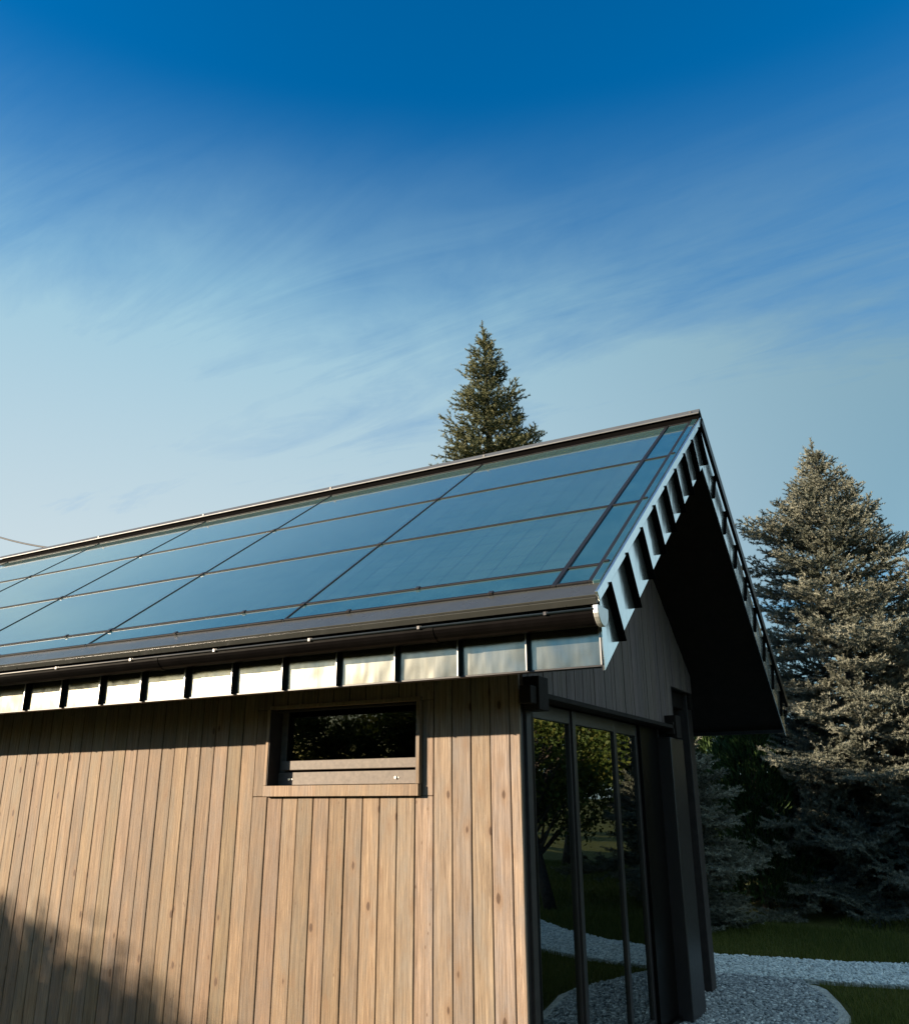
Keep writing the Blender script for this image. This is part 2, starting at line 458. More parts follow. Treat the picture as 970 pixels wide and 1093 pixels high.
for y0, y1, z0, z1, y2 in ((.66, .80, -.53, -.34, .575), (3.60, 3.76, -.53, -.34, 3.56)):
    b = MB(); b.box(XG + .016, XG + .115, y0, y1, z0, z1); b.box(XG + .03, XG + .10, y2, y0 - .001, z0 + .03, z1 - .06)
    part(b, 'rail_bracket', M['soffit'], bevel=.004)
# free standing corner post of the porch
b = MB(); b.box(-.70, -.53, 4.62, 4.79, -2.645, .02)
porch_post = part(b, 'porch_post', M['wood_dark'], bevel=.006)
b = MB(); b.box(-2.5, -.50, 4.64, 4.73, -.20, .03); b.box(-.66, -.57, 3.95, 4.62, -.20, -.06)
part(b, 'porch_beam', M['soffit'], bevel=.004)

# roof body and its skin
b = MB()
sec = [(.032, .032 * T_ - .048), (YR, YR * T_ - .048), (YR, YR * T_ - .40), (.032, .032 * T_ - .40)]
b.prism(sec, XEND + .03, XF - .002)
b.prism(mirror(sec), XEND + .03, XF - .002)
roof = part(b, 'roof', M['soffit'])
rows = [0., .219, 1.234, 2.249, 3.264]
xs = [0 - W * k for k in range(6)] + [XEND + .07]
gp = .010
for k in range(6):
    for r_ in range(1, 4):
        b = MB()
        for far in (False, True):
            if far: continue
            rbox(b, xs[k + 1] + gp, xs[k] - gp, rows[r_] + gp, rows[r_ + 1] - gp, -.032, -.001)
        part(b, 'solar_panel', M['pv'], roof, bevel=.002)
    b = MB(); rbox(b, xs[k + 1] + gp, xs[k] - gp, rows[0] + gp, rows[1] - gp, -.032, -.001)
    part(b, 'edge_tile', M['tile'], roof, bevel=.002)
for r_ in range(4):
    b = MB(); rbox(b, xs[0] + gp, X0 - .012, rows[r_] + gp, rows[r_ + 1] - gp, -.032, -.001)
    part(b, 'edge_tile', M['tile'], roof, bevel=.002)
b = MB(); rbox(b, XEND + .02, XF - .004, .0, 3.28, -.03, -.004, far=True)
part(b, 'rear_roofing', M['metal_black'], roof)
# joint bars
def bar(mat, *args):
    b = MB(); rbox(b, *args); part(b, 'joint_bar', M[mat], roof, bevel=.003)
for x in xs[1:]: bar('bar', x - .009, x + .009, -.012, 3.270, -.034, .004)
bar('bar', -.014, .014, -.012, 3.270, -.034, .007)
bar('bar', X0 - .012, X0 + .012, -.012, 3.275, -.034, .009)
for i, s in enumerate(rows):
    for k in range(6):
        bar('bar', xs[k + 1] + .0095, xs[k] - (.0145 if k == 0 else .0095), s - .010, s + .010, -.034, .007)
    bar('bar', .0145, X0 - .0125, s - .010, s + .010, -.034, .007)
    if 0 < i < 4: bar('bar', X0 + .0125, XV - .03, s - .009, s + .009, .0125, .020)
def clamp(x, s, h, t):
    b = MB(); rbox(b, x - h, x + h, s - h, s + h, -.002, t); part(b, 'clamp', M['metal_black'], roof, bevel=.002)
for i, s in enumerate(rows[1:4]):
    for x in xs[1:6]: clamp(x, s, .018, .012)
for x, s in [(-.35, 0), (-.9, .219), (-1.25, 0), (-2.2, .219), (-2.6, 0), (-3.9, .219), (-4.4, 0), (-5.6, .219), (-6.0, 0)]: clamp(x, s, .013, .013)
# verge flashing
b = MB()
rbox(b, X0 + .013, XV - .018, -.02, 3.30, -.034, .012)
part(b, 'verge_sheet', M['tile'], roof, bevel=.004)
for far in (False, True):
    b = MB()
    rbox(b, XV - .010, XV + (.016 if far else .004), -.166, 3.305, -.075 if far else -.040, .012, far)
    part(b, 'verge_trim', M['gutter' if far else 'fascia_gable'], roof, bevel=.003)
b = MB(); rbox(b, XEND, XEND + .055, -.16, 3.30, -.40, .014); rbox(b, XEND, XEND + .055, -.16, 3.30, -.40, .014, True)
part(b, 'rear_verge', M['metal_black'], roof, bevel=.004)
# eave flashing
b = MB()
rbox(b, XEND + .056, XV - .012, -.160, -.0125, -.016, -.004)
rbox(b, XEND + .056, XV - .012, -.166, -.154, -.050, -.017)
part(b, 'eave_flashing', M['eave_sheet'], roof, bevel=.002)
b = MB()
rbox(b, XEND + .056, XV - .012, -.150, -.012, -.032, -.004, True)
part(b, 'rear_flashing', M['metal_black'], roof)
# ridge cap
b = MB()
zr = YR * T_
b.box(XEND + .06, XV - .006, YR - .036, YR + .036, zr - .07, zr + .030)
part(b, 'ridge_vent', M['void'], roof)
b = MB()
b.prism([(YR - .060, zr + .026), (YR, zr + .078), (YR + .060, zr + .026), (YR + .060, zr + .036), (YR, zr + .090), (YR - .060, zr + .036)], XEND + .02, XV + .002)
part(b, 'ridge_cap', M['cap'], roof, bevel=.001)
for x in (.20, -1.7, -3.45, -5.2, -6.9):
    b = MB(); b.box(x - .010, x + .010, YR - .052, YR - .040, zr + .042, zr + .062)
    part(b, 'cap_screw', M['dull'], roof)

# eave fascia with standing seams, both long sides
FX = [.228 - .385 * k for k in range(24)]
for far in (False, True):
    b = MB()
    pol = [(.014, -.405), (.030, -.405), (.030, -.03), (.014, -.03)]
    for k in range(len(FX) - 1): b.prism(mirror(pol) if far else pol, FX[k + 1] + .002, FX[k] - .002)
    fa = part(b, 'eave_fascia', M['fascia'] if not far else M['metal_black'])
    for x in FX:
        b = MB()
        q = [(-.014, -.410), (.030, -.414), (.030, -.03), (-.006, -.03), (-.014, -.20)]
        b.prism(mirror(q) if far else q, x - .0018, x + .0018)
        if not far: b.prism([(-.019, -.410), (-.0145, -.410), (-.0145, -.19), (-.019, -.19)], x - .0036, x + .0036, 1)
        part(b, 'seam', [M['gutter'], M['metal_grey']], fa)
    b = MB()
    pol = [(.006, -.414), (.060, -.414), (.060, -.407), (.006, -.407)]
    b.prism(mirror(pol) if far else pol, XEND + .06, XF - .004)
    part(b, 'drip_edge', M['metal_black'], fa)
# gable fascia
for far in (False, True):
    b = MB()
    pol = [(-.010, -.436), (YR, YR * T_ - .424), (YR, YR * T_ - .05), (-.030, -.07)]
    b.prism(mirror(pol) if far else pol, XF + (.0 if not far else .0005), XF + .006)
    ga = part(b, 'gable_fascia', M['fascia_gable'])
    ys = [.068 + .3145 * k for k in range(9)]
    if far: ys = ys[:-1]
    for y in ys:
        dy, dz = .152, -.292
        t0, t1 = (y - .020, y * T_ - .052), (y + dy, y * T_ - .075 + dz)
        zlow = lambda yy: yy * T_ - .430
        q0 = (t0[0], t0[1]); q1 = (y + dy * 1.05, zlow(y + dy * 1.05))
        w = .003
        b = MB()
        pol = [(q0[0] - w, q0[1]), (q0[0] + w, q0[1]), (q1[0] + w, q1[1]), (q1[0] - w, q1[1])]
        b.prism(mirror(pol) if far else pol, XF + .0065, XF + (.030 if far else .046))
        part(b, 'seam', M['void'], ga)
b = MB()
b.prism([(-.012, -.437), (.055, -.39), (.052, -.18), (-.016, -.18)], XF - .006, XF - .0005)
part(b, 'corner_plate', M['metal_black'])

# gutter
for far in (False, True):
    b = MB(); n = 12
    cy, cz, r0 = -.106, -.176, .067
    ring = [(cy - r0 * math.cos(math.pi * i / n), cz - r0 * math.sin(math.pi * i / n)) for i in range(n + 1)]
    inner = [(cy - (r0 - .003) * math.cos(math.pi * i / n), cz - (r0 - .003) * math.sin(math.pi * i / n)) for i in range(n + 1)]
    for i in range(n):
        q = [ring[i], ring[i + 1], inner[i + 1], inner[i]]
        b.prism(mirror(q) if far else q, XEND + .02, XV - .012)
    gut = part(b, 'gutter', M['gutter'])
    b = MB()
    yy = cy - r0 - .004
    b.tube([(XEND + .02, 2 * YR - yy if far else yy, cz + .002), (XV - .012, 2 * YR - yy if far else yy, cz + .002)], .0065, 8)
    part(b, 'gutter_bead', M['dull'], gut, smooth=True)
    if not far:
        for k in range(13):
            x = .02 - .70 * k
            b = MB(); b.box(x - .007, x + .007, yy - .008, yy + .006, cz - .006, cz + .010); b.box(x - .010, x + .010, yy + .006, -.02, cz + .0085, cz + .0115)
            part(b, 'gutter_bracket', M['metal_frame'], gut)
        for k in range(5):
            b = MB()
            x = -.62 - 1.95 * k
            for i in range(n):
                o2 = [(cy + (p[0] - cy) * 1.045, cz + (p[1] - cz) * 1.045) for p in (ring[i], ring[i + 1])]
                b.prism([o2[0], o2[1], ring[i + 1], ring[i]], x - .02, x + .02)
            part(b, 'gutter_joint', M['gutter'], gut)
        b = MB()
        b.prism([(cy - r0 * 1.06, cz + .02)] + [(cy + (p[0] - cy) * 1.06, cz + (p[1] - cz) * 1.1) for p in ring] + [(cy + r0 * 1.06, cz + .02)], XV - .011, XV + .016)
        part(b, 'end_cap', M['zinc'], gut, bevel=.004)

# ------------------------------------------------------------------ GROUND
b = MB()
n = 96; RR = 420.
vs = [(0, 0, 0)]; fs = []
rad = [12, 30, 80, 180, RR]
for r_ in rad:
    for k in range(n): vs.append((r_ * math.cos(2 * math.pi * k / n), r_ * math.sin(2 * math.pi * k / n), 0))
for k in range(n):
    fs.append((0, 1 + k, 1 + (k + 1) % n))
    for i in range(len(rad) - 1):
        fs.append((1 + i * n + k, 1 + (i + 1) * n + k, 1 + (i + 1) * n + (k + 1) % n, 1 + i * n + (k + 1) % n))
b.add(vs, fs)
struct(b.build('lawn', M['lawn'], dz=-.03))

def smooth_poly(pts, it=2):
    for _ in range(it):
        q = []
        for i in range(len(pts)):
            a, c = pts[i], pts[(i + 1) % len(pts)]
            q += [(a[0] * .75 + c[0] * .25, a[1] * .75 + c[1] * .25), (a[0] * .25 + c[0] * .75, a[1] * .25 + c[1] * .75)]
        pts = q
    return pts
def sheet(name, poly, z, h, mat):
    b = MB(); n = len(poly)
    vs = [(x, y, z) for x, y in poly] + [(x, y, z - h) for x, y in poly]
    b.add(vs, [tuple(range(n))] + [(i, (i + 1) % n, (i + 1) % n + n, i + n) for i in range(n)])
    return struct(b.build(name, mat))
apron_poly = [(-2.55, 5.47), (-2.55, 3.9), (-.58, 3.9), (-.58, -.45), (-.2, -.42), (.02, .1), (.12, .8), (.24, 2.0), (.33, 3.0), (.44, 3.55), (.52, 3.95), (.54, 4.2), (.49, 4.5), (.38, 4.85), (.24, 5.2), (.14, 5.42), (.10, 5.60), (-2.55, 5.52)]
apron_out = [(-2.7, 5.6), (-2.7, -.6), (.1, -.6), (.24, .6), (.36, 2.0), (.46, 3.0), (.6, 3.7), (.66, 4.1), (.6, 4.6), (.42, 5.1), (.25, 5.5), (.2, 5.7)]
sheet('gravel_apron', apron_poly, -.004, .10, M['gravel'])
up_edge = [(-9., 6.35), (-3., 6.42), (-1., 6.56), (.4, 6.72), (1.2, 6.98), (2.0, 7.55), (3.0, 8.6), (4.4, 10.2), (7., 12.4), (12, 15.)]
lo_edge = [(12.6, 13.6), (7.8, 11.2), (5.4, 9.3), (3.9, 7.8), (2.8, 6.7), (1.7, 6.02), (1., 5.72), (.4, 5.60), (-1., 5.50), (-3., 5.44), (-9., 5.44)]
path_poly = up_edge + lo_edge
sheet('path', path_poly, .0, .10, M['path'])
# stone edging along the lawn side of the apron and the path
b = MB()
edge = [(.42, 3.1), (.50, 3.6), (.585, 4.05), (.55, 4.4), (.43, 4.85), (.27, 5.35), (.19, 5.47)]
for i in range(len(edge) - 1):
    (xa, ya), (xb, yb_) = edge[i], edge[i + 1]
    d = Vector((xb - xa, yb_ - ya, 0)).normalized(); nn = Vector((d.y, -d.x, 0))
    w0, w1 = .11, .05
    p = [Vector((xa, ya, 0)), Vector((xb, yb_, 0))]
    f = []
    for q in p: f += [q - nn * w0, q + nn * w1]
    lo = [(v.x, v.y, -.10) for v in (f[0], f[1], f[3], f[2])]
    hi = [(f[0].x, f[0].y, .004), (f[1].x, f[1].y, -.028), (f[3].x, f[3].y, -.028), (f[2].x, f[2].y, .004)]
    b.hexa(lo + hi)
struct(b.build('kerb', M['path']))

def in_poly(px, py, poly):
    c = np.zeros(len(px), bool); n = len(poly)
    for i in range(n):
        x0, y0 = poly[i]; x1, y1 = poly[i - 1]
        cond = ((y0 > py) != (y1 > py))
        with np.errstate(divide='ignore', invalid='ignore'):
            xi = (x1 - x0) * (py - y0) / (y1 - y0 + 1e-12) + x0
        c ^= cond & (px < xi)
    return c

ico_v = np.array(bpy.data.meshes.new('tmp').vertices[:]) if False else None
def ico():
    bm = bmesh.new(); bmesh.ops.create_icosphere(bm, subdivisions=1, radius=1.)
    v = np.array([x.co[:] for x in bm.verts]); f = np.array([[q.index for q in p.verts] for p in bm.faces]); bm.free()
    return v, f
IV, IF = ico()
def pebbles(name, x0, x1, y0, y1, dens, poly, smin, smax, z, mat):
    n = int((x1 - x0) * (y1 - y0) * dens)
    px = rng.uniform(x0, x1, n); py = rng.uniform(y0, y1, n)
    k = in_poly(px, py, poly); px, py = px[k], py[k]; n = len(px)
    s = rng.uniform(smin, smax, n); a = rng.uniform(0, 6.28, n)
    v = np.repeat(IV[None] * 1., n, 0) * (1 + rng.uniform(-.22, .22, (n, len(IV), 1)))
    v *= np.stack([s * rng.uniform(.8, 1.3, n), s * rng.uniform(.7, 1.1, n), s * rng.uniform(.45, .75, n)], 1)[:, None]
    c, sn = np.cos(a)[:, None], np.sin(a)[:, None]
    x = v[..., 0] * c - v[..., 1] * sn; y = v[..., 0] * sn + v[..., 1] * c
    v = np.stack([x + px[:, None], y + py[:, None], v[..., 2] + z + (s * .3)[:, None]], -1)
    tri = v[:, IF].reshape(-1, 3)
    return struct(tri_mesh(name, tri, np.repeat(rng.beta(1.6, 2., n), len(IF)), mat), 'stuff')
pebbles('gravel', -1.9, .6, 3.0, 5.55, 2300, apron_poly, .010, .021, -.004, M['pebble'])
pebbles('path_gravel', -2.2, 3.4, 5.4, 8.6, 1700, path_poly, .010, .020, .0, M['pebble_pale'])

def grass(name, n, x0, x1, y0, y1, hmin, hmax, wid):
    px = rng.uniform(x0, x1, n); py = rng.uniform(y0, y1, n)
    k = ~(in_poly(px, py, path_poly) | in_poly(px, py, apron_out)); px, py = px[k], py[k]; n = len(px)
    a = rng.uniform(0, 6.28, n); h = rng.uniform(hmin, hmax, n) * (1 + .35 * np.sin(px * 2.3) * np.cos(py * 1.7)); lean = rng.uniform(0, .7, n) * h; la = rng.uniform(0, 6.28, n)
    base = np.stack([px, py, np.full(n, -.032)], 1)
    w = np.stack([np.cos(a), np.sin(a), np.zeros(n)], 1) * wid
    tip = base + np.stack([np.cos(la) * lean, np.sin(la) * lean, h], 1)
    v = np.stack([base - w, base + w, tip], 1).reshape(-1, 3)
    return struct(tri_mesh(name, v, np.clip(rng.beta(1.8, 2.2, n) + .15 * np.sin(px * .9 + py * 1.3), 0, 1), M['blade']), 'stuff')
grass('grass', 110000, -2.5, 3.6, 3.4, 9.2, .035, .085, .003)
grass('far_grass', 60000, 0., 10., 8.5, 19., .04, .10, .006)

# ------------------------------------------------------------------ TREES
def norm(a): return a / (np.linalg.norm(a, axis=-1, keepdims=True) + 1e-9)

def shoots_to_tris(P, Dv, L, tint, nn=24, nl=.040, nw=.0062, core=.012):
    """needle-clad shoots: P base, Dv direction, L length"""
    n = len(P)
    up = np.tile([0., 0., 1.], (n, 1)); up[np.abs(Dv[:, 2]) > .95] = [1., 0, 0]
    A = norm(np.cross(Dv, up)); B = np.cross(Dv, A)
    t = rng.uniform(.02, 1.0, (n, nn)); ph = rng.uniform(0, 2 * np.pi, (n, nn))
    rad = A[:, None] * np.cos(ph)[..., None] + B[:, None] * np.sin(ph)[..., None]
    fwd = rng.uniform(.45, 1.0, (n, nn))[..., None]
    nd = norm(rad + Dv[:, None] * fwd + np.array([0, 0, .18]))
    base = P[:, None] + Dv[:, None] * (t * L[:, None])[..., None]
    ln = nl * rng.uniform(.75, 1.25, (n, nn)) * np.where(t > .85, .8, 1.)
    tip = base + nd * ln[..., None]
    side = norm(np.cross(nd, rng.normal(size=(n, nn, 3)))) * nw
    v = np.stack([base - side, base + side, tip], 2).reshape(-1, 3)
    ti = np.repeat(tint, nn)
    k0 = A * core; k1 = (-.5 * A + .866 * B) * core; k2 = (-.5 * A - .866 * B) * core
    E_ = P + Dv * (L * 1.04)[:, None]
    cv = np.concatenate([np.stack([P + k0, P + k1, E_], 1), np.stack([P + k1, P + k2, E_], 1), np.stack([P + k2, P + k0, E_], 1)]).reshape(-1, 3)
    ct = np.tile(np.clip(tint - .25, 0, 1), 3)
    return np.concatenate([v, cv]), np.concatenate([ti, ct])

def spruce(name, loc, h, prof, label, mat, group, seed, lvl=.20, per=(6, 9), dens=1., nn=24, low=.35, shoot=.14, droop=.2, leader=.55, out=.12):
    global rng
    keep = rng; rng = np.random.default_rng(seed)
    root = empty(name, loc, label, 'tree', group)
    wood_b = MB()
    lean = rng.normal(0, .012, 2) * h
    tr = lambda z: np.array([lean[0] * (z / h) ** 2, lean[1] * (z / h) ** 2, z])
    wood_b.tube([tuple(tr(h * f)) for f in np.linspace(0, 1, 14)], [max(.006, .020 * h * (1 - f) ** 1.15 + .004) for f in np.linspace(0, 1, 14)], 10)
    Ps, Ds, Ls, Ts = [], [], [], []
    def put(p, d, l, t):
        Ps.append(p); Ds.append(d); Ls.append(l); Ts.append(t)
    # leader
    for q in np.arange(h - leader, h, .07):
        put(tr(q), np.array([0., 0., 1.]), .09, .6)
        if q < h - .12:
            for _ in range(2):
                aa = rng.uniform(0, 6.28); put(tr(q), norm(np.array([math.cos(aa), math.sin(aa), .9])), .05 + .16 * (h - q) * rng.uniform(.7, 1.3), .6)
    z = h - leader * .75
    while z > low:
        f = 1 - z / h
        nb = int(rng.integers(*per)) if f > .12 else int(rng.integers(4, 7))
        a0 = rng.uniform(0, 6.28)
        for k in range(nb):
            az = a0 + 2 * np.pi * k / nb + rng.normal(0, .22)
            zz = z + rng.normal(0, lvl * .3)
            ln = prof(max(0., h - zz)) * rng.uniform(.64, 1.06)
            if rng.random() < out: ln *= rng.uniform(1.1, 1.35)
            if ln < .10 or (f < .10 and rng.random() < .30): continue
            el = R(58) * (1 - f) ** 2.2 + R(4) - droop * f
            hd = np.array([np.cos(az), np.sin(az), 0.])
            ns = max(4, int(ln / .10))
            pts = []
            p = tr(max(0.05, zz))
            for i in range(ns + 1):
                u = i / ns
                e2 = el - .35 * np.sin(np.pi * u) * (.4 + f) + .55 * max(0, u - .55)
                pts.append(p.copy())
                p = p + (hd * np.cos(e2) + np.array([0, 0, np.sin(e2)])) * (ln / ns)
            pts = np.array(pts)
            wood_b.tube([tuple(x) for x in pts[::2]] if ns > 5 else [tuple(x) for x in pts], [max(.003, .011 * ln * (1 - .85 * i / max(1, len(pts[::2]) - 1 if ns > 5 else len(pts) - 1))) for i in range(len(pts[::2]) if ns > 5 else len(pts))], 5, cap=False)
            side = np.array([-hd[1], hd[0], 0.])
            bt = rng.normal(0, .10)
            for i in range(1, ns + 1):
                u = i / ns
                dirn = norm(pts[i] - pts[i - 1])
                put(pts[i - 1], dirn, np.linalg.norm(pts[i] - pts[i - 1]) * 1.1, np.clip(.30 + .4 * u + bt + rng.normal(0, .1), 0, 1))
                if u < .22 and ln > .8 and rng.random() < .7: continue
                reach = min(.55 * ln, (.12 + .50 * ln * (1 - u) ** .8)) * rng.uniform(.75, 1.15)
                for sg in (-1, 1):
                    if rng.random() > .93 * dens: continue
                    sd = norm(side * sg * 1. + dirn * rng.uniform(.55, 1.0) + np.array([0, 0, rng.uniform(-.20, .22)]))
                    m_ = max(1, int(round(reach / (shoot * .85)))) if f > .13 else 1
                    q = pts[i].copy()
                    for j in range(m_):
                        tip = (j + 1) / m_
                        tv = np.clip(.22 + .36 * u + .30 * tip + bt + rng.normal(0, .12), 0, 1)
                        sd = norm(sd + np.array([0, 0, .10 if f > .2 else .16]) + rng.normal(0, .10, 3))
                        put(q, sd, shoot * rng.uniform(.85, 1.2), tv)
                        q = q + sd * shoot * .85
                        for s3 in (-1, 1):
                            if rng.random() > (.72 if j < m_ - 1 or m_ == 1 else .95) * dens or f < .07: continue
                            d3 = norm(sd * .9 + s3 * np.cross(sd, [0, 0, 1.]) * rng.uniform(.5, 1.) + np.array([0, 0, rng.uniform(-.35, .35)]))
                            put(q, d3, shoot * rng.uniform(.6, 1.0), np.clip(tv + .08, 0, 1))
                # upright and hanging shoots give the branch its thickness
                if rng.random() < .75 * dens:
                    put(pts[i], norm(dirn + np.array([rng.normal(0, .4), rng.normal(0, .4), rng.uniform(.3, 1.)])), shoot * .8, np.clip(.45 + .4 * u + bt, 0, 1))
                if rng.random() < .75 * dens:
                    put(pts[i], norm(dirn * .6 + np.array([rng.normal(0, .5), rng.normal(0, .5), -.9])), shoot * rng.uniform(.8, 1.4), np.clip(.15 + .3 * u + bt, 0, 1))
        z -= lvl * rng.uniform(.8, 1.2) * (.75 if f < .15 else 1.)
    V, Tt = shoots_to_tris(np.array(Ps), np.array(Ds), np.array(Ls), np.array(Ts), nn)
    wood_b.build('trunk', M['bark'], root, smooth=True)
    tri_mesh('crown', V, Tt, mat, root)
    print(name, len(Ps), 'shoots', len(V) // 3, 'tris')
    rng = keep
    return root

def plin(*pts):
    xs_, ys_ = zip(*pts)
    return lambda d: float(np.interp(d, xs_, ys_))

big = spruce('spruce', (.47, 11.9, -.03), 7.85, plin((0, .02), (.45, .15), (.9, .36), (1.4, .66), (2.0, 1.25), (3.4, 1.75), (5., 2.15), (6.6, 2.45), (7.85, 2.5)),
             'tall sunlit blue spruce standing right of the gable beyond the path', M['needle_blue'], 'conifers in the garden', 5, lvl=.25, per=(6, 9), low=.3, droop=.24, out=.2)
rooft = spruce('spruce', (-4.47, 8.78, -.03), 10.12, plin((0, .02), (.4, .10), (.8, .24), (1.3, .42), (2.0, .70), (3.4, 1.15), (5, 1.8), (9, 2.2), (10, 2.2)),
               'green spruce whose top rises behind the middle of the roof ridge', M['needle_green'], 'conifers in the garden', 8, lvl=.26, per=(6, 9), low=1.2, out=.02, dens=.92)
edge_s = spruce('spruce', (2.15, 14.8, -.03), 6.9, plin((0, .03), (.5, .22), (1.5, .85), (3, 1.4), (5, 1.75), (7, 1.85)),
                'shaded spruce cut off by the right edge of the photo', M['needle_blue'], 'conifers in the garden', 21, lvl=.21, per=(6, 9), low=.3)
small_s = spruce('spruce', (-1.78, 8.7, -.03), 2.55, plin((0, .05), (.5, .42), (1.5, .95), (2.4, 1.2), (3.2, 1.25)),
                 'small blue spruce in shade seen beside the porch post', M['needle_blue'], 'conifers in the garden', 33, lvl=.18, per=(6, 9), low=.15)

def thuja(loc, h, r, label, seed, n=15000):
    global rng
    keep = rng; rng = np.random.default_rng(seed)
    root = empty('thuja', loc, label, 'tree', 'thujas of the back hedge')
    b = MB(); b.tube([(0, 0, 0), (.02, 0, h * .5), (0, .01, h * .95)], [.06, .04, .008], 8); b.build('trunk', M['bark'], root, smooth=True)
    z = rng.uniform(.03, 1., n) ** .9
    rr = r * np.minimum(1, (1 - z) ** .55 * 1.15) * (.82 + .18 * np.sin(z * 13)) * np.sqrt(rng.uniform(.35, 1.15, n))
    a = rng.uniform(0, 6.28, n); rr *= 1 + .16 * np.sin(3 * a + z * 7) + .08 * np.sin(7 * a - z * 15)
    P = np.stack([rr * np.cos(a), rr * np.sin(a), z * h], 1)
    d = norm(np.stack([np.cos(a) * .55, np.sin(a) * .55, np.full(n, 1.)], 1) + rng.normal(0, .3, (n, 3)))
    w = norm(np.cross(d, rng.normal(size=(n, 3))))
    L = rng.uniform(.06, .15, n)[:, None]; wd = rng.uniform(.006, .018, n)[:, None]
    V = np.stack([P - d * L * .3, P + w * wd + d * L * .3, P + d * L, P - w * wd + d * L * .3], 1).reshape(-1, 4, 3).reshape(-1, 3)
    tri_mesh('crown', V, np.clip(rng.beta(2, 2.4, n), 0, 1), M['thuja'], root, quad=True)
    rng = keep
    return root
th = thuja((-1.15, 11.0, -.03), 3.5, .85, 'dark green thuja between the small spruce and the tall spruce', 4, 20000)
tl = [(-2.1, 13.6, 1.15, 'thuja showing through the gap above the small spruce'), (-.7, 16.2, 1.15, 'thuja standing farthest back between the tall spruce and its neighbour'), (-2.6, 12.2, 1.0, 'thuja of the back hedge hidden mostly by the porch soffit'), (.3, 14.6, .95, 'thuja in the dark gap behind the tall spruce'), (.95, 15.6, .9, 'thuja of the hedge behind the edge spruce')]
for i, (x, y, s, lb) in enumerate(tl): copy_tree(th, (x, y, -.03), 1.3 * i + .7, (s, s, s * (1 - .06 * i)), lb)

def broadleaf(name, loc, h, cr, ch, label, seed, nl=16000, leaf=.055, crown_z=None, group='broadleaf trees of the garden', cat='tree', nclump=150, trunk_r=.10):
    """tapered trunk, limbs and leaf clumps around limb ends inside an uneven crown"""
    global rng
    keep = rng; rng = np.random.default_rng(seed)
    root = empty(name, loc, label, cat, group)
    b = MB(); cz = crown_z if crown_z is not None else h - ch
    top = np.array([rng.normal(0, .15), rng.normal(0, .15), h * .86])
    tp = [np.array([0., 0, 0]) * (1 - f) + top * f + np.array([math.sin(f * 4) * .06, math.cos(f * 3) * .05 - .05, 0]) for f in np.linspace(0, 1, 9)]
    b.tube([tuple(p) for p in tp], [trunk_r * (1 - .88 * f) for f in np.linspace(0, 1, 9)], 10)
    cl = []
    for k in range(nclump):
        while True:
            q = rng.uniform(-1, 1, 3)
            rr = np.linalg.norm(q)
            if .45 < rr < 1.: break
        q = q / rr * (rr ** .6)
        bump = 1 + .22 * math.sin(q[0] * 5 + seed) * math.sin(q[1] * 4.3 + 1) + .12 * math.sin(q[2] * 6)
        c = np.array([q[0] * cr * bump, q[1] * cr * bump, cz + ch * .5 + q[2] * ch * .5 * bump])
        cl.append(c)
        if k % 3 == 0:
            f0 = np.clip((c[2] - .9 * np.hypot(c[0], c[1])) / (h * .86), cz / h * .7, .95)
            s = top * f0
            m_ = (s + c) * .5 + np.array([0, 0, .18 * ch * .3])
            b.tube([tuple(s), tuple(m_), tuple(c)], [trunk_r * .34 * (1 - f0 * .6), trunk_r * .2 * (1 - f0 * .5), .006], 6, cap=False)
    b.build('trunk', M['bark'], root, smooth=True)
    cl = np.array(cl); idx = rng.integers(0, len(cl), nl)
    P = cl[idx] + rng.normal(0, 1, (nl, 3)) * np.array([.20, .20, .13]) * (cr / 1.6) ** .5
    d = norm(rng.normal(0, 1, (nl, 3)) + np.array([0, 0, -.25])); w = norm(np.cross(d, rng.normal(size=(nl, 3))))
    L = leaf * rng.uniform(.7, 1.3, nl)[:, None]
    V = np.stack([P - d * L * .6, P + w * L * .42, P + d * L * .7, P - w * L * .42], 1).reshape(-1, 3)
    ct = rng.normal(0, .12, len(cl))
    tri_mesh('crown', V, np.clip(rng.beta(2, 2, nl) + ct[idx], 0, 1), M['leaf'], root, quad=True)
    rng = keep
    return root
bl = broadleaf('broadleaf_tree', (3.0, 9.5, -.03), 3.5, 1.2, 2.2, 'leafy tree with slim trunk beyond the path right of the spruces', 3, 20000, crown_z=1.35)
copy_tree(bl, (3.6, 16.5, -.03), 2.1, 1.15, 'leafy tree at the back of the lawn right of the spruces')
copy_tree(bl, (6.2, 18.2, -.03), 4.0, 1.3, 'tall leafy tree at the far end of the curved path')
copy_tree(bl, (9.5, 12.5, -.03), .9, 1.2, 'leafy tree on the lawn outside the curve of the path')
shade = broadleaf('broadleaf_tree', (-15.5, -7.9, -.03), 4.46, 2.2, 3.4, 'round leafy tree left of the viewer that shades the wall', 9, 46000, leaf=.075, nclump=300)
for i, (x, y, s_) in enumerate([(-5.5, -13.2, .84), (-8., -12.6, .88), (-10.6, -13.4, .80), (-2.6, -13.6, .9), (.8, -13., .95), (4.2, -12., .9), (-13.4, -12.8, .84), (-16.2, -13.4, .8), (-19., -13., .82), (-22., -13.6, .8)]):
    copy_tree(bl, (x, y, -.03), 1.7 * i + .4, (s_ * 1.6, s_ * 1.6, s_ * 1.36), 'leafy tree behind the viewer, facing the long wall', 'trees facing the long wall')
shrub = broadleaf('shrub', (-6.4, -8.2, -.03), 1.7, .95, 1.5, 'low leafy shrub facing the small wall window', 12, 7000, leaf=.045, group='shrubs facing the long wall', cat='shrub', nclump=60, trunk_r=.04)
copy_tree(big, (-9.5, 19., -.03), 2.0, 1.05, 'spruce far behind the rear end of the house')
copy_tree(rooft, (1.0, 24., -.03), 3.0, .62, 'green spruce far behind the thuja hedge')

